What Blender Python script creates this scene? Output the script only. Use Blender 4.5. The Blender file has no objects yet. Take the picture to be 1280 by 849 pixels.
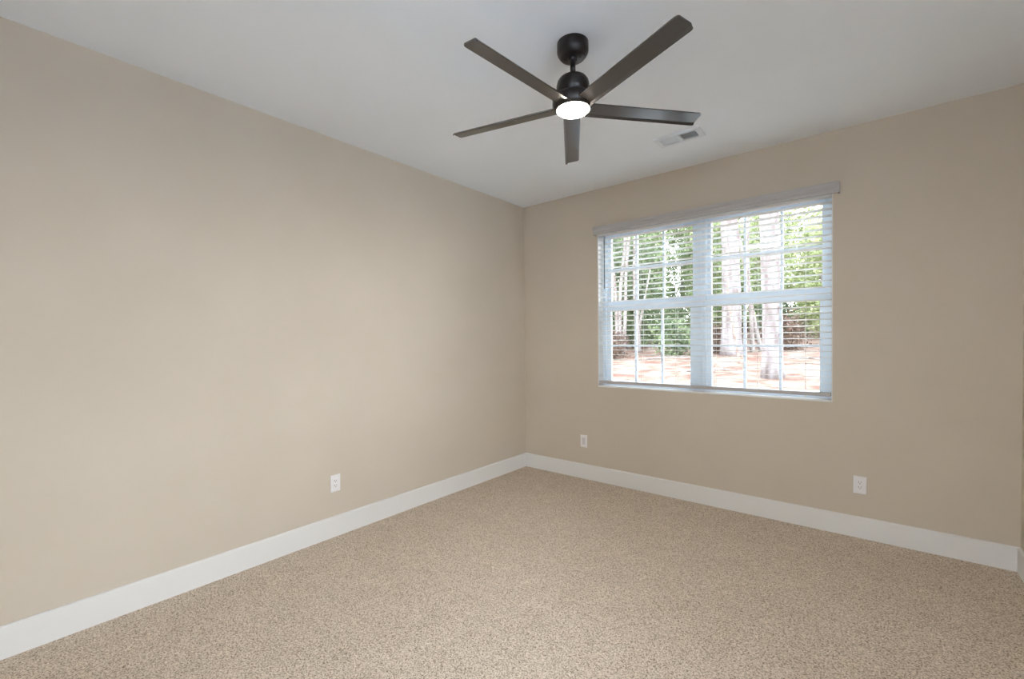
import bpy, bmesh, math, random
from mathutils import Vector, Matrix, noise

scene = bpy.context.scene
C = scene.collection

# ------------------------------------------------------------------ camera
YAW, PITCH, ROLL, F_PX = -0.6860, -0.0169, -0.0100, 556.35
cam_data = bpy.data.cameras.new('camera')
cam = bpy.data.objects.new('camera', cam_data)
C.objects.link(cam)
cam_data.sensor_fit = 'HORIZONTAL'
cam_data.sensor_width = 36.0
cam_data.lens = F_PX / 1280.0 * 36.0
cam_data.shift_y = 10.49 / 1280.0
cam_data.clip_start = 0.02
cam_data.clip_end = 300
cyw, syw = math.cos(YAW), math.sin(YAW)
fwd = Vector((syw * math.cos(PITCH), cyw * math.cos(PITCH), math.sin(PITCH)))
right = Vector((cyw, -syw, 0))
up = right.cross(fwd)
r2 = right * math.cos(ROLL) + up * math.sin(ROLL)
u2 = -right * math.sin(ROLL) + up * math.cos(ROLL)
rot = Matrix((r2, u2, -fwd)).transposed()
cam.matrix_world = Matrix.Translation((2.8916, -3.7463, 1.3388)) @ rot.to_4x4()
scene.camera = cam

# ------------------------------------------------------------------ world, sun, exposure
SKY_STRENGTH = 16.5
SUN_STRENGTH = 4.0
FAN_LAMP = 260.0
world = bpy.data.worlds.new('sky')
scene.world = world
world.use_nodes = True
wn = world.node_tree
bg = wn.nodes['Background']
tc = wn.nodes.new('ShaderNodeTexCoord')
sep = wn.nodes.new('ShaderNodeSeparateXYZ')
ramp = wn.nodes.new('ShaderNodeValToRGB')
ramp.color_ramp.elements[0].position = 0.0
ramp.color_ramp.elements[0].color = (0.985, 0.985, 1.02, 1)
ramp.color_ramp.elements[1].position = 0.8
ramp.color_ramp.elements[1].color = (0.76, 0.87, 1.06, 1)
wn.links.new(tc.outputs['Generated'], sep.inputs[0])
wn.links.new(sep.outputs['Z'], ramp.inputs[0])
wn.links.new(ramp.outputs[0], bg.inputs['Color'])
bg.inputs['Strength'].default_value = SKY_STRENGTH

sun_data = bpy.data.lights.new('sun', 'SUN')
sun_data.energy = SUN_STRENGTH
sun_data.angle = math.radians(2.0)
sun_data.color = (1.0, 0.95, 0.86)
sun = bpy.data.objects.new('sun', sun_data)
C.objects.link(sun)
sun.location = (-10, -1, 12)
sun.rotation_euler = Vector((-0.70, -0.06, 0.70)).to_track_quat('Z', 'Y').to_euler()

scene.view_settings.view_transform = 'Standard'
scene.view_settings.look = 'None'
scene.view_settings.gamma = 1.0
scene.view_settings.use_curve_mapping = False
scene.view_settings.exposure = 0.04
scene.cycles.use_denoising = True
scene.cycles.max_bounces = 12
scene.cycles.diffuse_bounces = 8
scene.cycles.transparent_max_bounces = 12
scene.cycles.sample_clamp_indirect = 8.0
scene.cycles.caustics_reflective = False
scene.cycles.caustics_refractive = False

# ------------------------------------------------------------------ materials
def mat(name, col, rough=0.7, spec=0.3, metal=0.0):
    m = bpy.data.materials.new(name)
    m.use_nodes = True
    b = m.node_tree.nodes['Principled BSDF']
    b.inputs['Base Color'].default_value = (*col, 1)
    b.inputs['Roughness'].default_value = rough
    b.inputs['Specular IOR Level'].default_value = spec
    b.inputs['Metallic'].default_value = metal
    return m

def nodes_of(m):
    return m.node_tree.nodes, m.node_tree.links, m.node_tree.nodes['Principled BSDF']

def mottled(name, c1, c2, scale, rough=0.8, bump=0.0, bump_scale=None, detail=4, spec=0.25, lo=0.35, hi=0.65):
    m = mat(name, c1, rough, spec)
    n, l, b = nodes_of(m)
    t = n.new('ShaderNodeTexCoord')
    nz = n.new('ShaderNodeTexNoise')
    nz.inputs['Scale'].default_value = scale
    nz.inputs['Detail'].default_value = detail
    l.new(t.outputs['Object'], nz.inputs['Vector'])
    r = n.new('ShaderNodeValToRGB')
    r.color_ramp.elements[0].position = lo
    r.color_ramp.elements[0].color = (*c1, 1)
    r.color_ramp.elements[1].position = hi
    r.color_ramp.elements[1].color = (*c2, 1)
    l.new(nz.outputs['Fac'], r.inputs[0])
    l.new(r.outputs[0], b.inputs['Base Color'])
    if bump:
        n2 = n.new('ShaderNodeTexNoise')
        n2.inputs['Scale'].default_value = bump_scale or scale
        n2.inputs['Detail'].default_value = 3
        l.new(t.outputs['Object'], n2.inputs['Vector'])
        bp = n.new('ShaderNodeBump')
        bp.inputs['Strength'].default_value = bump
        bp.inputs['Distance'].default_value = 0.002
        l.new(n2.outputs['Fac'], bp.inputs['Height'])
        l.new(bp.outputs[0], b.inputs['Normal'])
    return m

M = {}
M['wall'] = mottled('greige_wall_paint', (0.570, 0.507, 0.425), (0.588, 0.525, 0.443), 2.0, 0.75, 0.15, 350)
M['ceiling'] = mottled('white_ceiling_paint', (0.83, 0.88, 0.94), (0.85, 0.90, 0.96), 2.0, 0.85, 0.15, 300)
M['trim'] = mat('white_trim_paint', (0.75, 0.75, 0.74), 0.45, 0.4)
M['vinyl'] = mat('white_vinyl', (0.77, 0.86, 0.95), 0.4, 0.4)
M['blind'] = mat('white_blind_slat', (0.90, 0.90, 0.89), 0.4, 0.4)
# thin white slats let some daylight through
_m = M['blind']; _n, _l, _b = nodes_of(_m)
_tl = _n.new('ShaderNodeBsdfTranslucent'); _tl.inputs[0].default_value = (0.92, 0.93, 0.92, 1)
_mx = _n.new('ShaderNodeMixShader'); _mx.inputs[0].default_value = 0.45
_l.new(_b.outputs[0], _mx.inputs[1]); _l.new(_tl.outputs[0], _mx.inputs[2]); _l.new(_mx.outputs[0], _n['Material Output'].inputs[0])
M['valance'] = mat('shaded_white_valance', (0.46, 0.445, 0.445), 0.5, 0.4)  # white valance and bottom rail; their backlit shade is put into this grey
M['cord'] = mat('blind_cord', (0.8, 0.8, 0.78), 0.8)
M['wand'] = mat('clear_grey_wand', (0.16, 0.18, 0.18), 0.25, 0.5)
M['plate'] = mat('white_outlet_plastic', (0.80, 0.79, 0.80), 0.35, 0.5)
M['insert'] = mat('grey_white_insert', (0.62, 0.60, 0.61), 0.4, 0.5)
M['slot'] = mat('dark_slot', (0.05, 0.045, 0.05), 0.6)
M['vent'] = mat('white_vent_enamel', (0.76, 0.81, 0.87), 0.4, 0.4)
M['duct'] = mat('dark_duct', (0.10, 0.11, 0.13), 0.6)
M['black'] = mat('satin_black_metal', (0.012, 0.0095, 0.010), 0.34, 0.4)
M['roof'] = mat('roof_board', (0.5, 0.48, 0.45), 0.9)

# fan blade: satin black with a faint grain along the blade
m = mat('satin_black_blade', (0.012, 0.011, 0.012), 0.4, 0.3)
n, l, b = nodes_of(m)
t = n.new('ShaderNodeTexCoord'); mp = n.new('ShaderNodeMapping')
mp.inputs['Scale'].default_value = (6, 160, 60)
nz = n.new('ShaderNodeTexNoise'); nz.inputs['Scale'].default_value = 1.0; nz.inputs['Detail'].default_value = 3
l.new(t.outputs['Object'], mp.inputs[0]); l.new(mp.outputs[0], nz.inputs['Vector'])
bp = n.new('ShaderNodeBump'); bp.inputs['Strength'].default_value = 0.12; bp.inputs['Distance'].default_value = 0.001
l.new(nz.outputs['Fac'], bp.inputs['Height']); l.new(bp.outputs[0], b.inputs['Normal'])
b.inputs['Coat Weight'].default_value = 1.0; b.inputs['Coat IOR'].default_value = 1.75; b.inputs['Coat Roughness'].default_value = 0.10
M['blade'] = m

# lamp lens
m = bpy.data.materials.new('glowing_lens')
m.use_nodes = True
b = m.node_tree.nodes['Principled BSDF']
b.inputs['Base Color'].default_value = (0.9, 0.9, 0.9, 1)
b.inputs['Emission Color'].default_value = (1.0, 0.90, 0.80, 1)
b.inputs['Emission Strength'].default_value = FAN_LAMP
M['lens'] = m

# glass
m = bpy.data.materials.new('window_glass')
m.use_nodes = True
nt = m.node_tree
for x in list(nt.nodes):
    nt.nodes.remove(x)
out = nt.nodes.new('ShaderNodeOutputMaterial')
mix = nt.nodes.new('ShaderNodeMixShader')
tr = nt.nodes.new('ShaderNodeBsdfTransparent')
tr.inputs[0].default_value = (0.96, 0.98, 0.97, 1)
gl = nt.nodes.new('ShaderNodeBsdfGlossy')
gl.inputs['Roughness'].default_value = 0.02
fr = nt.nodes.new('ShaderNodeFresnel')
fr.inputs[0].default_value = 1.3
nt.links.new(fr.outputs[0], mix.inputs[0])
nt.links.new(tr.outputs[0], mix.inputs[1])
nt.links.new(gl.outputs[0], mix.inputs[2])
nt.links.new(mix.outputs[0], out.inputs[0])
M['glass'] = m

# carpet
m = mat('beige_carpet', (0.5, 0.42, 0.33), 0.95, 0.05)
n, l, b = nodes_of(m)
t = n.new('ShaderNodeTexCoord')
vo = n.new('ShaderNodeTexVoronoi'); vo.inputs['Scale'].default_value = 230
nA = n.new('ShaderNodeTexNoise'); nA.inputs['Scale'].default_value = 165; nA.inputs['Detail'].default_value = 3
nB = n.new('ShaderNodeTexNoise'); nB.inputs['Scale'].default_value = 7; nB.inputs['Detail'].default_value = 3
for x in (vo, nA, nB):
    l.new(t.outputs['Object'], x.inputs['Vector'])
sp = n.new('ShaderNodeSeparateColor'); l.new(vo.outputs['Color'], sp.inputs[0])      # one random shade per tuft
av = n.new('ShaderNodeMath'); av.operation = 'MULTIPLY_ADD'; av.inputs[1].default_value = 0.35
l.new(sp.outputs[0], av.inputs[0])
sc_ = n.new('ShaderNodeMath'); sc_.operation = 'MULTIPLY'; sc_.inputs[1].default_value = 0.65
l.new(nA.outputs['Fac'], sc_.inputs[0]); l.new(sc_.outputs[0], av.inputs[2])
rp = n.new('ShaderNodeValToRGB')
e = rp.color_ramp.elements
e[0].position = 0.28; e[0].color = (0.16, 0.118, 0.085, 1)
e[1].position = 0.70; e[1].color = (0.80, 0.70, 0.595, 1)
k = e.new(0.42); k.color = (0.50, 0.42, 0.335, 1)
k = e.new(0.54); k.color = (0.61, 0.522, 0.425, 1)
l.new(av.outputs[0], rp.inputs[0])
rb = n.new('ShaderNodeValToRGB')
rb.color_ramp.elements[0].position = 0.3; rb.color_ramp.elements[0].color = (0.95, 0.945, 0.94, 1)
rb.color_ramp.elements[1].position = 0.7; rb.color_ramp.elements[1].color = (1.03, 1.03, 1.03, 1)
l.new(nB.outputs['Fac'], rb.inputs[0])
mx = n.new('ShaderNodeMix'); mx.data_type = 'RGBA'; mx.blend_type = 'MULTIPLY'
mx.inputs[0].default_value = 1.0
l.new(rp.outputs[0], mx.inputs[6]); l.new(rb.outputs[0], mx.inputs[7])
l.new(mx.outputs[2], b.inputs['Base Color'])
bp = n.new('ShaderNodeBump'); bp.inputs['Strength'].default_value = 0.35; bp.inputs['Distance'].default_value = 0.004
l.new(av.outputs[0], bp.inputs['Height']); l.new(bp.outputs[0], b.inputs['Normal'])
M['carpet'] = m

# outside
M['bounce_patio'] = mottled('pale_bounce_concrete', (0.66, 0.68, 0.72), (0.72, 0.74, 0.78), 3.0, 0.9)
M['ground'] = mottled('pine_straw_ground', (0.073, 0.038, 0.027), (0.144, 0.108, 0.084), 2.2, 0.95, 1.0, 9, detail=9, spec=0.05, lo=0.36, hi=0.66)
M['bark'] = mottled('pine_bark', (0.082, 0.065, 0.060), (0.173, 0.156, 0.154), 9.0, 0.9, 1.0, 14, detail=6, spec=0.1)
M['pale_bark'] = mottled('pale_bark', (0.106, 0.084, 0.075), (0.192, 0.168, 0.154), 9.0, 0.9, 0.8, 20, detail=5, spec=0.1)
M['twig'] = mottled('dead_twig', (0.12, 0.085, 0.07), (0.26, 0.19, 0.155), 4.0, 0.95, spec=0.05)

for _k in ('bark', 'pale_bark'):
    _n, _l, _b = nodes_of(M[_k])
    _t = next(x for x in _n if x.type == 'TEX_COORD')
    _mp = _n.new('ShaderNodeMapping'); _mp.inputs['Scale'].default_value = (1, 1, 0.22)
    _l.new(_t.outputs['Object'], _mp.inputs[0])
    for x in _n:
        if x.type == 'TEX_NOISE':
            _l.new(_mp.outputs[0], x.inputs['Vector'])

def leaf_mat(name, c1, c2):
    m = bpy.data.materials.new(name)
    m.use_nodes = True
    nt = m.node_tree
    b = nt.nodes['Principled BSDF']
    b.inputs['Roughness'].default_value = 0.55
    b.inputs['Specular IOR Level'].default_value = 0.25
    t = nt.nodes.new('ShaderNodeTexCoord')
    nz = nt.nodes.new('ShaderNodeTexNoise')
    nz.inputs['Scale'].default_value = 1.6
    nz.inputs['Detail'].default_value = 6
    r = nt.nodes.new('ShaderNodeValToRGB')
    r.color_ramp.elements[0].position = 0.36; r.color_ramp.elements[0].color = (*c1, 1)
    r.color_ramp.elements[1].position = 0.64; r.color_ramp.elements[1].color = (*c2, 1)
    nt.links.new(t.outputs['Object'], nz.inputs['Vector'])
    nt.links.new(nz.outputs['Fac'], r.inputs[0])
    nt.links.new(r.outputs[0], b.inputs['Base Color'])
    tl = nt.nodes.new('ShaderNodeBsdfTranslucent')
    nt.links.new(r.outputs[0], tl.inputs[0])
    mx = nt.nodes.new('ShaderNodeMixShader'); mx.inputs[0].default_value = 0.35
    o = nt.nodes['Material Output']
    nt.links.new(b.outputs[0], mx.inputs[1]); nt.links.new(tl.outputs[0], mx.inputs[2])
    nt.links.new(mx.outputs[0], o.inputs[0])
    return m
M['leaf_dark'] = leaf_mat('dark_evergreen_leaves', (0.050, 0.069, 0.039), (0.149, 0.183, 0.089))
M['leaf_mid'] = leaf_mat('mid_green_leaves', (0.073, 0.096, 0.043), (0.192, 0.226, 0.106))
M['leaf_light'] = leaf_mat('yellow_green_leaves', (0.144, 0.173, 0.067), (0.298, 0.317, 0.164))
M['brush'] = leaf_mat('brown_brush_leaves', (0.047, 0.027, 0.020), (0.137, 0.091, 0.065))

# ------------------------------------------------------------------ mesh helpers
def link_bm(name, bm, m, parent=None, smooth=False):
    me = bpy.data.meshes.new(name)
    bm.normal_update()
    bm.to_mesh(me)
    bm.free()
    if smooth:
        for p in me.polygons:
            p.use_smooth = True
    o = bpy.data.objects.new(name, me)
    me.materials.append(m)
    C.objects.link(o)
    if parent:
        o.parent = parent
    return o

def box(bm, x0, y0, z0, x1, y1, z1, bev=0.0):
    r = bmesh.ops.create_cube(bm, size=1.0)
    vs = r['verts']
    bmesh.ops.scale(bm, vec=(x1 - x0, y1 - y0, z1 - z0), verts=vs)
    bmesh.ops.translate(bm, vec=((x0 + x1) / 2, (y0 + y1) / 2, (z0 + z1) / 2), verts=vs)
    if bev:
        es = list({e for v in vs for e in v.link_edges})
        bmesh.ops.bevel(bm, geom=es, offset=bev, segments=2, affect='EDGES', profile=0.5)
    return bm

def lathe(bm, prof, seg=48):
    rings = []
    for r, z in prof:
        if r < 1e-6:
            rings.append([bm.verts.new((0, 0, z))])
        else:
            rings.append([bm.verts.new((r * math.cos(2 * math.pi * i / seg), r * math.sin(2 * math.pi * i / seg), z)) for i in range(seg)])
    for a, b in zip(rings, rings[1:]):
        for i in range(seg):
            j = (i + 1) % seg
            if len(a) == 1 and len(b) == 1:
                continue
            if len(a) == 1:
                bm.faces.new((a[0], b[j], b[i]))
            elif len(b) == 1:
                bm.faces.new((a[i], a[j], b[0]))
            else:
                bm.faces.new((a[i], a[j], b[j], b[i]))
    bmesh.ops.recalc_face_normals(bm, faces=bm.faces)
    return bm

def prism(bm, pts, axis, a0, a1):
    """extrude a closed outline (list of 2D points) along an axis: 'x' -> pts are (y,z); 'y' -> (x,z)"""
    def P(p, a):
        return (a, p[0], p[1]) if axis == 'x' else (p[0], a, p[1])
    A = [bm.verts.new(P(p, a0)) for p in pts]
    B = [bm.verts.new(P(p, a1)) for p in pts]
    nn = len(pts)
    for i in range(nn):
        j = (i + 1) % nn
        bm.faces.new((A[i], A[j], B[j], B[i]))
    bm.faces.new(A[::-1]); bm.faces.new(B)
    bmesh.ops.recalc_face_normals(bm, faces=bm.faces)
    return bm

def tube(bm, path, radii, seg=10, rough=0.0, rnd=None):
    rings = []
    for i, p in enumerate(path):
        p = Vector(p)
        d = (Vector(path[min(i + 1, len(path) - 1)]) - Vector(path[max(i - 1, 0)])).normalized()
        u = d.orthogonal().normalized() if i == 0 else (rings_u - d * rings_u.dot(d)).normalized()
        rings_u = u
        v = d.cross(u)
        ring = []
        for k in range(seg):
            a = 2 * math.pi * k / seg
            r = radii[i] * (1 + (rnd.uniform(-rough, rough) if rnd else 0))
            ring.append(bm.verts.new(p + (u * math.cos(a) + v * math.sin(a)) * r))
        rings.append(ring)
    for a, b in zip(rings, rings[1:]):
        for k in range(seg):
            j = (k + 1) % seg
            bm.faces.new((a[k], a[j], b[j], b[k]))
    bm.faces.new(rings[0][::-1]); bm.faces.new(rings[-1])
    bmesh.ops.recalc_face_normals(bm, faces=bm.faces)
    return bm

def thing(name, label, cat, loc=(0, 0, 0), rotz=0.0, group=None):
    o = bpy.data.objects.new(name, None)
    C.objects.link(o)
    o.empty_display_size = 0.1
    o.location = loc
    o.rotation_euler = (0, 0, rotz)
    o['label'] = label
    o['category'] = cat
    if group:
        o['group'] = group
    return o

def struct(name, bm, m, parent=None, label=None, cat=None, smooth=False):
    o = link_bm(name, bm, m, parent, smooth)
    if not parent:
        o['kind'] = 'structure'
        if label: o['label'] = label
        if cat: o['category'] = cat
    return o

# ------------------------------------------------------------------ the room
RX, RY0, H, T = 3.5277, -4.30, 2.74, 0.20
WX0, WX1, WZ0, WZ1 = 0.876, 2.654, 0.906, 2.366          # window opening in the far wall
SY0, SY1, SZ0, SZ1 = -3.95, -2.72, 0.25, 2.34              # added tall opening in the right wall, sized for fill daylight

bm = bmesh.new(); box(bm, -T, RY0 - T, -0.15, RX + T, T, 0.0)
struct('floor', bm, M['carpet'], label='beige speckled carpet floor of the empty bedroom', cat='floor')
bm = bmesh.new(); box(bm, -T, RY0 - T, H, RX + T, T, H + 0.12)
struct('ceiling', bm, M['ceiling'], label='smooth white painted ceiling', cat='ceiling')
bm = bmesh.new(); box(bm, -T, RY0 - T, 0, 0, T, H)
struct('wall_left', bm, M['wall'], label='long plain greige wall on the left', cat='wall')

def wall_hole(bm, u0, u1, d0, d1, z0, z1, hu0, hu1, hz0, hz1, axis):
    """one continuous wall slab with a rectangular hole; axis 'x': u runs along x, d along y"""
    us = [u0, hu0, hu1, u1]; zs = [z0, hz0, hz1, z1]
    def P(u, d, z):
        return (u, d, z) if axis == 'x' else (d, u, z)
    V = {(i, j, k): bm.verts.new(P(us[i], (d0, d1)[k], zs[j])) for i in range(4) for j in range(4) for k in range(2)}
    for k in range(2):
        for i in range(3):
            for j in range(3):
                if i == 1 and j == 1:
                    continue
                bm.faces.new((V[i, j, k], V[i + 1, j, k], V[i + 1, j + 1, k], V[i, j + 1, k]))
    for i in range(3):
        for j in (0, 3):
            bm.faces.new((V[i, j, 0], V[i + 1, j, 0], V[i + 1, j, 1], V[i, j, 1]))
    for j in range(3):
        for i in (0, 3):
            bm.faces.new((V[i, j, 0], V[i, j + 1, 0], V[i, j + 1, 1], V[i, j, 1]))
    bm.faces.new((V[1, 1, 0], V[2, 1, 0], V[2, 1, 1], V[1, 1, 1]))
    bm.faces.new((V[1, 2, 0], V[2, 2, 0], V[2, 2, 1], V[1, 2, 1]))
    bm.faces.new((V[1, 1, 0], V[1, 2, 0], V[1, 2, 1], V[1, 1, 1]))
    bm.faces.new((V[2, 1, 0], V[2, 2, 0], V[2, 2, 1], V[2, 1, 1]))
    bmesh.ops.recalc_face_normals(bm, faces=bm.faces)
    return bm

bm = wall_hole(bmesh.new(), 0, RX, 0, T, 0, H, WX0 - 0.006, WX1 + 0.006, WZ0 - 0.013, WZ1 + 0.006, 'x')
struct('wall_far', bm, M['wall'], label='greige wall around the double window', cat='wall')
bm = wall_hole(bmesh.new(), RY0, T, RX, RX + T, 0, H, SY0, SY1, SZ0 - 0.02, SZ1, 'y')
struct('wall_right', bm, M['wall'], label='greige wall at the right edge of the view', cat='wall')
NX0, NX1 = 2.66, 3.45  # added opening in the near wall for fill daylight
bm = wall_hole(bmesh.new(), 0, RX, RY0 - T, RY0, 0, H, NX0, NX1, SZ0 - 0.02, SZ1, 'x')
struct('wall_near', bm, M['wall'], label='greige wall behind the viewer', cat='wall')
bm = bmesh.new(); box(bm, -0.6, RY0 - 0.6, H + 0.13, RX + 0.60, T + 0.02, H + 0.25)
struct('roof', bm, M['roof'], label='unseen roof slab added so its eaves block direct sun', cat='roof')  # added out of view; the overhang keeps direct sun out of the windows

# baseboards: tall flat board with an eased top edge
BH, BT = 0.140, 0.016
prof = [(0, 0), (BT, 0), (BT, BH - 0.007), (BT - 0.006, BH), (0, BH)]
bm = prism(bmesh.new(), [(x, z) for x, z in prof], 'y', RY0 + BT, -BT)
struct('baseboard_left', bm, M['trim'], label='tall white baseboard along the left wall', cat='baseboard')
bm = prism(bmesh.new(), [(-x, z) for x, z in prof], 'x', 0.0, RX)
struct('baseboard_far', bm, M['trim'], label='tall white baseboard under the window', cat='baseboard')
bm = prism(bmesh.new(), [(RX - x, z) for x, z in prof], 'y', RY0 + BT, -BT)
struct('baseboard_right', bm, M['trim'], label='white baseboard at the far right corner', cat='baseboard')
bm = prism(bmesh.new(), [(RY0 + x, z) for x, z in prof], 'x', 0.0, RX)
struct('baseboard_near', bm, M['trim'], label='white baseboard behind the viewer', cat='baseboard')

# window sill boards
bm = bmesh.new(); box(bm, WX0, -0.003, WZ0 - 0.013, WX1, 0.09, WZ0, 0.002)
struct('trim_1', bm, M['trim'], label='white window sill under the bottom rail of the blind', cat='sill')
for n_, (a, b, c, d), lab in (('trim_4', (WX0 - 0.006, WZ0 - 0.013, WX0, WZ1 + 0.006), 'white lining of the left side of the window recess'),
                          ('trim_5', (WX1, WZ0 - 0.013, WX1 + 0.006, WZ1 + 0.006), 'white lining of the right side of the window recess'),
                          ('trim_6', (WX0, WZ1, WX1, WZ1 + 0.006), 'white lining of the top of the window recess')):
    bm = bmesh.new(); box(bm, a, 0.0005, b, c, T - 0.002, d)
    struct(n_, bm, M['trim'], label=lab, cat='trim')
bm = bmesh.new(); box(bm, RX - 0.004, SY0, SZ0 - 0.02, RX + 0.09, SY1, SZ0, 0.002)
struct('trim_2', bm, M['trim'], label='white sill of the added side window', cat='sill')

bm = bmesh.new(); box(bm, NX0, RY0 - 0.09, SZ0 - 0.02, NX1, RY0 + 0.004, SZ0, 0.002)
struct('trim_3', bm, M['trim'], label='white sill of the added window behind the viewer', cat='sill')

# ------------------------------------------------------------------ windows: two mulled double-hung units, 3x2 grilles
def bar_frame(bm, x0, x1, z0, z1, l, r, b, t, y0, y1):
    box(bm, x0, y0, z0, x0 + l, y1, z1)
    box(bm, x1 - r, y0, z0, x1, y1, z1)
    box(bm, x0 + l, y0, z0, x1 - r, y1, z0 + b)
    box(bm, x0 + l, y0, z1 - t, x1 - r, y1, z1)

def build_window(name, x0, x1, z0, z1, loc, rotz, label):
    root = bpy.data.objects.new(name, None)
    C.objects.link(root)
    root.location = loc; root.rotation_euler = (0, 0, rotz)
    root['kind'] = 'structure'; root['label'] = label; root['category'] = 'window'
    xm = (x0 + x1) / 2
    J = 0.032; MU = 0.042
    bm = bmesh.new()
    bar_frame(bm, x0, x1, z0, z1, J, J, 0.018, 0.032, 0.09, 0.19)
    box(bm, x0 + J, 0.155, z0 + 0.018, x0 + J + 0.012, 0.163, z1 - 0.032)
    box(bm, x1 - J - 0.012, 0.155, z0 + 0.018, x1 - J, 0.163, z1 - 0.032)
    link_bm('frame', bm, M['vinyl'], root)
    bm = bmesh.new()
    box(bm, xm - MU, 0.09, z0 + 0.018, xm + MU, 0.19, z1 - 0.032)
    box(bm, xm - 0.012, 0.084, z0 + 0.018, xm + 0.012, 0.09, z1 - 0.032, 0.002)
    link_bm('mullion', bm, M['vinyl'], root)
    zmid = z0 + 0.5130 * (z1 - z0)
    for (a, b) in ((x0 + J, xm - MU), (xm + MU, x1 - J)):
        for kind in ('lower_sash', 'upper_sash'):
            if kind == 'lower_sash':
                ya, yb, za, zb, st, bt, tp = 0.105, 0.135, z0 + 0.018, zmid - 0.003, 0.0425, 0.024, 0.042
            else:
                ya, yb, za, zb, st, bt, tp = 0.140, 0.170, zmid - 0.006, z1 - 0.032, 0.032, 0.044, 0.036
            bm = bmesh.new()
            bar_frame(bm, a, b, za, zb, st, st, bt, tp, ya, yb)
            if kind == 'lower_sash':      # lock rail lip
                box(bm, a + st, ya - 0.006, zb - 0.016, b - st, ya, zb - 0.004)
            s = link_bm(kind, bm, M['vinyl'], root)
            pa, pb, qa, qb = a + st, b - st, za + bt, zb - tp
            bm = bmesh.new(); box(bm, pa, (ya + yb) / 2 - 0.002, qa, pb, (ya + yb) / 2 + 0.002, qb)
            link_bm('pane', bm, M['glass'], s)
            bm = bmesh.new(); w = 0.0095
            for f in (1 / 3, 2 / 3):
                xx = pa + (pb - pa) * f
                box(bm, xx - w, ya + 0.004, qa, xx + w, yb - 0.004, qb)
            zz = (qa + qb) / 2
            ed = [pa, pa + (pb - pa) / 3 - w, pa + (pb - pa) / 3 + w, pa + (pb - pa) * 2 / 3 - w, pa + (pb - pa) * 2 / 3 + w, pb]
            for i in (0, 2, 4):
                box(bm, ed[i], ya + 0.004, zz - w, ed[i + 1], yb - 0.004, zz + w)
            link_bm('grille', bm, M['vinyl'], s)
    return root

build_window('window_1', WX0, WX1, WZ0, WZ1, (0, 0, 0), 0, 'double white-framed window behind the blind')
build_window('fill_window_2', 0, SY1 - SY0, SZ0, SZ1, (RX, SY1, 0), -math.pi / 2, 'unseen white-framed window added in the right wall for fill daylight')  # added out of view as a daylight source, mainly for the left wall

build_window('fill_window_3', 0, NX1 - NX0, SZ0, SZ1, (NX1, RY0, 0), math.pi, 'unseen white-framed window added behind the viewer for fill daylight')  # added out of view to send daylight onto the far wall and carpet

# ------------------------------------------------------------------ window blind
blind = thing('window_blind', 'white slatted window blind with valance, open across the double window', 'blind', (1.765, 0, WZ0))
def bpart(name, bm, m, parent=blind, smooth=False):
    o = link_bm(name, bm, m, parent, smooth)
    if parent is blind:
        o.matrix_parent_inverse = Matrix.Translation((-1.765, 0, -WZ0))
    return o
BX0, BX1 = 0.879, 2.651
# valance with a stepped face and returns to the wall
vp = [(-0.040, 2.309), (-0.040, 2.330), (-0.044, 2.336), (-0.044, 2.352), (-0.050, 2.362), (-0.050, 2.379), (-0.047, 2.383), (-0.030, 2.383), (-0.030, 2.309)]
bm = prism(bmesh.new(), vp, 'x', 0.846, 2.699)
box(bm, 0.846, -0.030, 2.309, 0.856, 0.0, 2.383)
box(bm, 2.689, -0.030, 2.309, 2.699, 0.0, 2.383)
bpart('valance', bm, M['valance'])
bm = bmesh.new(); box(bm, BX0, -0.012, 2.298, BX1, 0.045, 2.327, 0.002)
bpart('headrail', bm, M['blind'])
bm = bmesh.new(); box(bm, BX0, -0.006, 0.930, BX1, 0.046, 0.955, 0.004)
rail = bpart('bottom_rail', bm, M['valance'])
CX = [0.993 + 0.3022 * i for i in range(6)]
for x in CX:
    bm = bmesh.new()
    lathe(bm, [(0.0, -0.006), (0.005, -0.005), (0.006, 0.002), (0.0, 0.003)], 10)
    bmesh.ops.translate(bm, vec=(x - 0.0, 0.006, 0.926), verts=bm.verts)
    link_bm('cord_button', bm, M['cord'], rail, True)
N_SLAT = 30
Z0S, Z1S = 0.975, 2.265
def slat_mesh():
    bm = bmesh.new()
    hw, cr, th = 0.025, 0.0006, 0.0024
    tilt = math.radians(SLAT_TILT)
    topv, botv = [], []
    for i in range(7):
        s = -1 + 2 * i / 6
        y = s * hw; z = cr * (1 - s * s)
        topv.append((y, z + th / 2)); botv.append((y, z - th / 2))
    pts = []
    for (y, z) in topv + botv[::-1]:
        pts.append((0.020 + y * math.cos(tilt) - z * math.sin(tilt), y * math.sin(tilt) + z * math.cos(tilt)))
    return prism(bm, pts, 'x', BX0, BX1)
SLAT_TILT = -5.0
first = None
for i in range(N_SLAT):
    z = Z0S + (Z1S - Z0S) * i / (N_SLAT - 1)
    if first is None:
        first = bpart('slat', slat_mesh(), M['blind'])
        o = first
    else:
        o = first.copy(); C.objects.link(o)
    o.location = (0, 0, z)
for x in CX:                                              # ladder cords: front and back string
    bm = bmesh.new()
    tube(bm, [(x, -0.0075, 0.945), (x, -0.0075, 2.30)], [0.0010, 0.0010], 6)
    tube(bm, [(x, 0.0475, 0.945), (x, 0.0475, 2.30)], [0.0010, 0.0010], 6)
    bpart('ladder_cord', bm, M['cord'])
bm = tube(bmesh.new(), [(0.947, -0.014, 2.29), (0.947, -0.014, 1.84), (0.947, -0.014, 1.806)], [0.0045, 0.0045, 0.0055], 8)
bpart('tilt_wand', bm, M['wand'], smooth=False)

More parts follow.
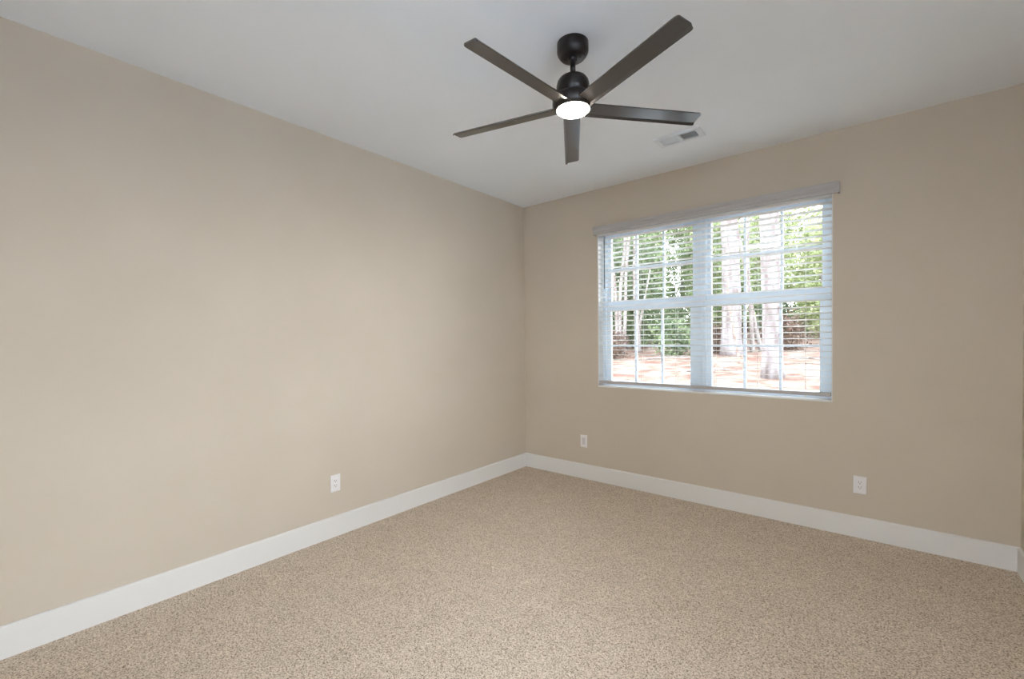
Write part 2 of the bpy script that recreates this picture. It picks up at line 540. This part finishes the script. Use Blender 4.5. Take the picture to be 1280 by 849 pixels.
# ------------------------------------------------------------------ outlets (built facing -y, back on y = 0)
def plate_bm():
    bm = bmesh.new()
    hw, hh = 0.0360, 0.0585
    v = []
    for (s, y) in ((1.0, 0.0), (1.0, -0.0035), (0.93, -0.0065)):
        dx, dz = (hw, hh) if s == 1.0 else (hw - 0.0035, hh - 0.0035)
        v.append([bm.verts.new(p) for p in ((-dx, y, -dz), (dx, y, -dz), (dx, y, dz), (-dx, y, dz))])
    for a, b in zip(v, v[1:]):
        for i in range(4):
            bm.faces.new((a[i], a[(i + 1) % 4], b[(i + 1) % 4], b[i]))
    bm.faces.new(v[-1]); bm.faces.new(v[0][::-1])
    bmesh.ops.recalc_face_normals(bm, faces=bm.faces)
    return bm

def make_outlet(name, label, loc, rotz, duplex=True, group=None):
    t = thing(name, label, 'outlet', loc, rotz, group)
    link_bm('cover_plate', plate_bm(), M['plate'], t)
    bm = bmesh.new(); box(bm, -0.0168, -0.0082, -0.0335, 0.0168, -0.0055, 0.0335, 0.0012)
    rec = link_bm('receptacle', bm, M['plate'] if duplex else M['insert'], t)
    if duplex:
        for dz in (0.0165, -0.0165):
            for (a, b, c, d) in ((-0.0078, -0.001, -0.0054, 0.009), (0.0054, 0.0, 0.0078, 0.008)):
                bm = bmesh.new(); box(bm, a, -0.0086, dz + b, c, -0.0078, dz + d)
                link_bm('slot', bm, M['slot'], rec)
            bm = bmesh.new()
            lathe(bm, [(0, -0.0004), (0.0026, -0.0004), (0.0026, 0.0004), (0, 0.0004)], 12)
            bmesh.ops.rotate(bm, cent=(0, 0, 0), matrix=Matrix.Rotation(math.pi / 2, 3, 'X'), verts=bm.verts)
            bmesh.ops.translate(bm, vec=(0, -0.0082, dz - 0.0065), verts=bm.verts)
            link_bm('ground_hole', bm, M['slot'], rec)
    return t
make_outlet('wall_outlet', 'white double outlet low on the long left wall', (0.0, -2.159, 0.364), math.pi / 2)
make_outlet('wall_outlet', 'white double outlet on the window wall, right of and below the window', (2.810, 0.0, 0.352), 0.0)
make_outlet('wall_outlet', 'small white outlet plate on the window wall near the corner', (0.711, 0.0, 0.360), 0.0, duplex=False)

# ------------------------------------------------------------------ ceiling vent
VX0, VX1, VY0, VY1 = 1.678, 1.984, -0.677, -0.517
vent = thing('ceiling_vent', 'white rectangular air vent with two louver banks in the ceiling', 'vent', ((VX0 + VX1) / 2, (VY0 + VY1) / 2, H))
VW, VD = (VX1 - VX0) / 2, (VY1 - VY0) / 2
bm = bmesh.new()
box(bm, -VW + 0.02, -VD + 0.02, -0.0035, VW - 0.02, VD - 0.02, -0.0005)
link_bm('duct_opening', bm, M['duct'], vent)
bm = bmesh.new()
ox, oy = 0.030, 0.028
for (a, b, c, d) in ((-VW, -VD, VW, -VD + oy), (-VW, VD - oy, VW, VD), (-VW, -VD + oy, -VW + ox, VD - oy), (VW - ox, -VD + oy, VW, VD - oy), (-0.010, -VD + oy, 0.010, VD - oy)):
    box(bm, a, b, -0.014, c, d, 0.0)
link_bm('face_frame', bm, M['vent'], vent)
for side in (-1, 1):
    x0 = 0.010 if side > 0 else -VW + ox
    x1 = VW - ox if side > 0 else -0.010
    nL = 10
    for i in range(nL):
        xc = x0 + (x1 - x0) * (i + 0.5) / nL
        bm = bmesh.new()
        box(bm, -0.0007, -VD + oy, -0.0052, 0.0007, VD - oy, 0.0052)
        bmesh.ops.rotate(bm, cent=(0, 0, 0), matrix=Matrix.Rotation(math.radians(-48 * side), 3, 'Y'), verts=bm.verts)
        bmesh.ops.translate(bm, vec=(xc, 0, -0.0088), verts=bm.verts)
        link_bm('louver', bm, M['vent'], vent)

# ------------------------------------------------------------------ ceiling fan
FX, FY = 1.776, -1.908
fan = thing('ceiling_fan', 'black five-blade ceiling fan with glowing round light', 'fan', (FX, FY, H))
bm = lathe(bmesh.new(), [(0, 0), (0.0735, 0), (0.0740, -0.004), (0.0740, -0.040), (0.0725, -0.047), (0.066, -0.058), (0.0575, -0.068), (0.054, -0.0705), (0.0, -0.0705)])
canopy = link_bm('canopy', bm, M['black'], fan, True)
bm = lathe(bmesh.new(), [(0, -0.064), (0.024, -0.066), (0.0225, -0.078), (0.016, -0.086), (0, -0.088)], 24)
link_bm('hanger_ball', bm, M['black'], fan, True)
for a in (0.4, 3.54):
    bm = lathe(bmesh.new(), [(0, -0.0735), (0.0035, -0.0725), (0.004, -0.070), (0, -0.070)], 10)
    bmesh.ops.translate(bm, vec=(0.038 * math.cos(a), 0.038 * math.sin(a), 0), verts=bm.verts)
    link_bm('screw', bm, M['black'], canopy, True)
bm = lathe(bmesh.new(), [(0, -0.08), (0.0130, -0.08), (0.0130, -0.160), (0, -0.160)], 24)
link_bm('downrod', bm, M['black'], fan, True)
bm = lathe(bmesh.new(), [(0, -0.142), (0.0215, -0.142), (0.0235, -0.145), (0.0235, -0.172), (0, -0.172)], 32)
link_bm('coupling', bm, M['black'], fan, True)
bm = lathe(bmesh.new(), [(0, -0.158), (0.030, -0.158), (0.050, -0.161), (0.064, -0.168), (0.0735, -0.181), (0.0775, -0.198), (0.0780, -0.262), (0.0, -0.262)])
link_bm('motor_housing', bm, M['black'], fan, True)
bm = lathe(bmesh.new(), [(0, -0.255), (0.094, -0.255), (0.098, -0.260), (0.0985, -0.290), (0.090, -0.305), (0.082, -0.313), (0.0770, -0.314), (0.0770, -0.304), (0.0, -0.304)])
link_bm('light_ring', bm, M['black'], fan, True)
bm = lathe(bmesh.new(), [(0.0765, -0.306), (0.0765, -0.3135), (0.070, -0.3185), (0.050, -0.3225), (0.025, -0.3245), (0.0, -0.325)])
link_bm('lens', bm, M['lens'], fan, True)

def blade_bm():
    bm = bmesh.new()
    R0, R1 = 0.070, 0.650
    # cross-section (w, z): flat panel with a down-turned lip along the +w side
    def sect(w0, w1, wf):
        zl = lambda w: -0.301 - 0.139 * w - 0.000
        return [(w0, zl(w0)), (w1, zl(w1)), (wf, zl(w1) - 0.0095), (wf + 0.001, zl(w1) - 0.0065), (w1 + 0.001, zl(w1) + 0.006), (w0 + 0.001, zl(w0) + 0.006)]
    stations = [(R0, -0.0355, 0.0360, 0.0465), (0.12, -0.0355, 0.0360, 0.0465), (R1 - 0.016, -0.0355, 0.0360, 0.0465),
                (R1 - 0.006, -0.0330, 0.0355, 0.0455), (R1 - 0.0015, -0.0290, 0.0340, 0.0425), (R1, -0.0240, 0.0310, 0.0380)]
    rings = [[bm.verts.new((r, w, z)) for w, z in sect(a, b, c)] for r, a, b, c in stations]
    for A, B in zip(rings, rings[1:]):
        for i in range(6):
            j = (i + 1) % 6
            bm.faces.new((A[i], A[j], B[j], B[i]))
    bm.faces.new(rings[0][::-1]); bm.faces.new(rings[-1])
    bmesh.ops.recalc_face_normals(bm, faces=bm.faces)
    return bm
first_blade = link_bm('blade', blade_bm(), M['blade'], fan)
for kx in range(5):
    o = first_blade if kx == 0 else first_blade.copy()
    if kx:
        C.objects.link(o)
    o.rotation_euler = (0, 0, 5.891 + kx * 2 * math.pi / 5)

# ------------------------------------------------------------------ outside: ground, trees, brush
rnd = random.Random(7)
def gz(x, y):
    z = -0.15 + (y - 0.3) * 0.57 / 5.2 if y < 5.5 else 0.42 + 0.072 * (y - 5.5)
    if y < 0.3:
        z = -0.15
    return z
bm = bmesh.new()
xs = [-30 + i * 0.5 for i in range(0, 141)]
ys = [-8 + j * 0.5 for j in range(0, 108)]
grid = {}
for i, x in enumerate(xs):
    for j, y in enumerate(ys):
        w = max(0.0, min(1.0, (y - 1) / 3))
        z = gz(x, y) - (0.06 if y < 0.3 else 0) + w * (0.05 * noise.noise(Vector((x * 0.5, y * 0.5, 0))) + 0.025 * noise.noise(Vector((x * 1.7, y * 1.7, 3))))
        grid[i, j] = bm.verts.new((x, y, z))
for i in range(len(xs) - 1):
    for j in range(len(ys) - 1):
        if -0.2 < xs[i] + 0.25 < RX + 0.2 and RY0 - 0.2 < ys[j] + 0.25 < 0.2:
            continue
        bm.faces.new((grid[i, j], grid[i + 1, j], grid[i + 1, j + 1], grid[i, j + 1]))
pb = bmesh.new(); box(pb, RX + 0.25, RY0 - 9.0, -0.12, RX + 9.0, 0.6, -0.02)
box(pb, -6.0, RY0 - 9.0, -0.12, RX + 0.25, RY0 - 0.25, -0.02)
struct('bounce_patio', pb, M['bounce_patio'], label='unseen pale slab added outside the other two walls to bounce daylight in', cat='bounce_patio')  # added out of view, kept pale to throw daylight up at the ceiling
g = struct('ground', bm, M['ground'], label='tan pine straw slope rising outside the window', cat='ground', smooth=True)

def trunk_path(base, top, r0, r1, n_, wob, flare=1.35):
    P, Rr = [], []
    ph = rnd.uniform(0, 6)
    for i in range(n_ + 1):
        f = i / n_
        p = Vector(base).lerp(Vector(top), f)
        p += Vector((math.sin(f * 7 + ph), math.cos(f * 5 + ph), 0)) * wob * min(1, f * 3)
        P.append(p)
        Rr.append((r0 + (r1 - r0) * f) * (1 + (flare - 1) * math.exp(-f * n_ * 0.9)))
    return P, Rr

def big_tree(name, label, base, top, r0, r1, m, group=None, extra=(), wob=0.05, seg=18):
    t = thing(name, label, 'tree', base, 0, group)
    b0 = Vector(base)
    P, Rr = trunk_path((0, 0, -0.1), Vector(top) - b0, r0, r1, 26, wob)
    bm = tube(bmesh.new(), P, Rr, seg, 0.06, rnd)
    link_bm('trunk', bm, m, t, True)
    for (f, dx, dy, dz, r) in extra:
        s = Vector((0, 0, -0.1)).lerp(Vector(top) - b0, f)
        bm = tube(bmesh.new(), [s, s + Vector((dx, dy, dz)) * 0.3 + Vector((0, 0, dz * 0.05)), s + Vector((dx, dy, dz))], [r, r * 0.8, r * 0.4], 7)
        link_bm('branch', bm, m, t, True)
    return t

big_tree('pine_tree', 'thick pale pine trunk nearest the window, seen through its right half',
         (1.23, 6.75, 0.46), (1.19, 6.95, 11.0), 0.180, 0.172, M['bark'])
big_tree('pine_tree', 'second thick pine trunk farther back, left of the nearest pine',
         (-0.55, 11.1, 0.76), (-0.66, 11.3, 12.0), 0.275, 0.17, M['bark'])
big_tree('thin_tree', 'thin dark crooked sapling in front of the farther thick pine',
         (0.10, 9.2, 0.65), (-0.62, 9.6, 6.0), 0.030, 0.012, M['twig'], wob=0.07, seg=8)
big_tree('thin_tree', 'thin pale slanting trunk just left of the nearest pine trunk',
         (0.10, 12.2, 0.85), (-1.55, 12.8, 9.0), 0.065, 0.03, M['pale_bark'], wob=0.05, seg=8)
big_tree('thin_tree', 'slim pale upright trunk right beside the farther thick pine',
         (-0.12, 11.9, 0.85), (-0.45, 12.4, 9.0), 0.060, 0.03, M['pale_bark'], wob=0.05, seg=8)
big_tree('thin_tree', 'leftmost pale trunk of a small clump seen through the left panes',
         (-4.05, 10.6, 0.76), (-4.75, 10.9, 8.0), 0.075, 0.035, M['pale_bark'], wob=0.06, seg=10)
big_tree('thin_tree', 'pale trunk growing from the same foot, second from left',
         (-3.97, 10.6, 0.76), (-4.05, 11.2, 8.0), 0.070, 0.035, M['pale_bark'], wob=0.08, seg=10)
big_tree('thin_tree', 'pale trunk of the small clump leaning to the right',
         (-3.90, 10.6, 0.76), (-3.45, 10.9, 8.5), 0.065, 0.03, M['pale_bark'], wob=0.06, seg=10)
big_tree('thin_tree', 'pinkish white forked trunk behind the first grille bar of the left panes',
         (-3.80, 11.6, 0.82), (-4.05, 12.1, 9.0), 0.115, 0.05, M['pale_bark'], wob=0.05, seg=10,
         extra=((0.06, 0.45, 0.1, 2.6, 0.055),))

def crown_mesh(name, seed, rx, rz, n_clump, per, size):
    r = random.Random(seed)
    vs, fs = [], []
    for c in range(n_clump):
        while True:
            p = Vector((r.uniform(-1, 1), r.uniform(-1, 1), r.uniform(-1, 1)))
            if 0.35 < p.length < 1.0:
                break
        cx, cy, cz = p.x * rx, p.y * rx, (p.z + 1) * rz
        sg = r.uniform(0.12, 0.34)
        for k in range(per):
            q = Vector((cx + r.gauss(0, sg), cy + r.gauss(0, sg), max(0.02, cz + r.gauss(0, sg * 0.8))))
            a = Vector((r.gauss(0, 1), r.gauss(0, 1), r.gauss(0, 0.6))).normalized()
            b = a.orthogonal().normalized()
            b = (Matrix.Rotation(r.uniform(0, 6.28), 3, a) @ b)
            L = size * r.uniform(0.6, 1.5); W = L * r.uniform(0.3, 0.55)
            i = len(vs)
            vs += [q - a * L, q + b * W, q + a * L, q - b * W]
            fs.append((i, i + 1, i + 2, i + 3))
    me = bpy.data.meshes.new(name)
    me.from_pydata([tuple(v) for v in vs], [], fs)
    me.update()
    return me

def leafy_tree(mesh, m, x, y, s, h, trunk=True, name='leafy_tree', label='', group=None, cat='tree', zoff=0.0):
    t = thing(name, label, cat, (x, y, gz(x, y) - 0.05), rnd.uniform(0, 6.28), group)
    o = bpy.data.objects.new('crown', mesh.copy() if False else mesh)
    C.objects.link(o); o.parent = t
    o.scale = (s, s, h)
    o.location = (0, 0, zoff)
    if not o.data.materials:
        o.data.materials.append(m)
    o.material_slots[0].link = 'OBJECT'
    o.material_slots[0].material = m
    if trunk:
        bm = tube(bmesh.new(), [(0, 0, -0.1), (0.05, 0.03, 2.0), (0, 0.05, 4.5)], [0.10, 0.08, 0.04], 8)
        link_bm('trunk', bm, M['bark'], t, True)
    return t

crowns = [crown_mesh('crown', 11 + i, 1.5, 3.4, 125, 85, 0.085) for i in range(3)]
bushes = [crown_mesh('bush_leaves', 31 + i, 0.8, 0.45, 36, 70, 0.06) for i in range(2)]
for cm in crowns + bushes:
    cm.materials.append(M['leaf_mid'])
GT = 'trees of the woods behind the window'
LBL = {'leaf_dark': 'dark evergreen tree in the thick woods beyond the window',
       'leaf_mid': 'mid green leafy tree in the thick woods beyond the window',
       'leaf_light': 'yellow-green tree in the thick woods beyond the window'}
def wood(px, depth, key, s, h, zoff=0.0):
    """px = bearing through the window, depth = distance ahead of the viewer"""
    u = (px - 640) / F_PX
    x = 2.8916 + depth * (fwd.x + right.x * u)
    y = -3.7463 + depth * (fwd.y + right.y * u)
    leafy_tree(crowns[rnd.randrange(3)], M[key], x, y, s, h, True, 'leafy_tree', LBL[key], GT + (' ' + key.split('_')[1]), zoff=zoff)
rows = [(17.6, 3.9, 0.78, 0.74, (-7.2, -3.3, 0.6, 4.5, 8.4, 12.3, 16.2)), (21.6, 3.9, 0.80, 0.92, (-9.3, -5.4, -1.5, 2.4, 6.3, 10.2, 14.1)),
        (25.7, 4.2, 0.86, 1.12, (-7.0, -2.8, 1.4, 5.6, 9.8, 14.0, 18.2)), (30.2, 4.6, 0.95, 1.32, (-9.4, -4.8, -0.2, 4.4, 9.0, 13.6)), (35.4, 5.4, 1.15, 1.6, (-6.5, -1.1, 4.3, 9.7, 15.1, 20.5)), (41.5, 5.4, 1.15, 1.85, (-9.2, -3.8, 1.6, 7.0, 12.4, 17.8, 23.2))]
KEYS = ['leaf_mid', 'leaf_light', 'leaf_dark', 'leaf_mid', 'leaf_light', 'leaf_mid', 'leaf_dark']
kk = 0
for depth, step, sc, hh, offs in rows:
    for o_ in offs:
        d_ = depth + rnd.uniform(-0.12, 0.12)
        # o_ metres to the right of the straight-ahead line
        wood(640 + F_PX * o_ / d_, d_, KEYS[kk % 7], sc, hh * rnd.uniform(0.92, 1.08))
        kk += 2 if kk % 3 else 3
def brush(px, depth, s, h, key='brush'):
    u = (px - 640) / F_PX
    x = 2.8916 + depth * (fwd.x + right.x * u)
    y = -3.7463 + depth * (fwd.y + right.y * u)
    lab = 'low reddish brown brush at the edge of the woods' if key == 'brush' else 'low dark green shrub at the edge of the woods'
    leafy_tree(bushes[rnd.randrange(2)], M[key], x, y, s, h, False, 'woodland_shrub', lab, 'brown brush along the woods' if key == 'brush' else 'green shrubs along the woods', 'shrub')
for d_, offs in ((19.6, (2.2, 4.6, 7.0, 9.4, 11.8, 14.2)), (23.6, (3.0, 5.6, 8.2, 10.8, 13.4))):
    for i, o_ in enumerate(offs):
        brush(640 + F_PX * o_ / d_, d_, 1.0, 1.7, 'leaf_dark' if i % 3 else 'brush')
for a in ((3.2, 0.7, 0.9), (5.25, 0.65, 1.2, 'leaf_dark'), (6.95, 0.7, 0.9), (8.9, 0.75, 1.1), (10.85, 0.7, 0.9), (1.3, 0.75, 1.0, 'leaf_dark'), (12.8, 0.75, 1.2, 'leaf_dark')):
    a = (640 + F_PX * a[0] / 14.6, 14.6) + a[1:]
    brush(*a)
# a few fallen sticks on the slope
for i, (x, y, a, L, lab) in enumerate(((-1.9, 9.6, 0.3, 1.4, 'fallen grey branch lying on the straw behind the left panes'),
                                  (1.9, 9.9, 2.9, 1.6, 'fallen branch on the straw right of the nearest pine'),
                                  (-0.1, 7.3, 0.2, 1.1, 'short fallen stick on the straw left of the nearest pine'))):
    t = thing('fallen_branch', lab, 'branch', (x, y, gz(x, y) + 0.02), a)
    pts = [(-L / 2, 0, 0), (-L / 6, 0.05, 0.03), (L / 6, -0.03, 0.04), (L / 2, 0.04, 0.03)]
    link_bm('stem', tube(bmesh.new(), pts, [0.03, 0.027, 0.022, 0.012], 7), M['pale_bark'], t, True)
    link_bm('twig', tube(bmesh.new(), [(L / 6, -0.03, 0.04), (L / 3, 0.2, 0.12)], [0.013, 0.006], 6), M['pale_bark'], t, True)
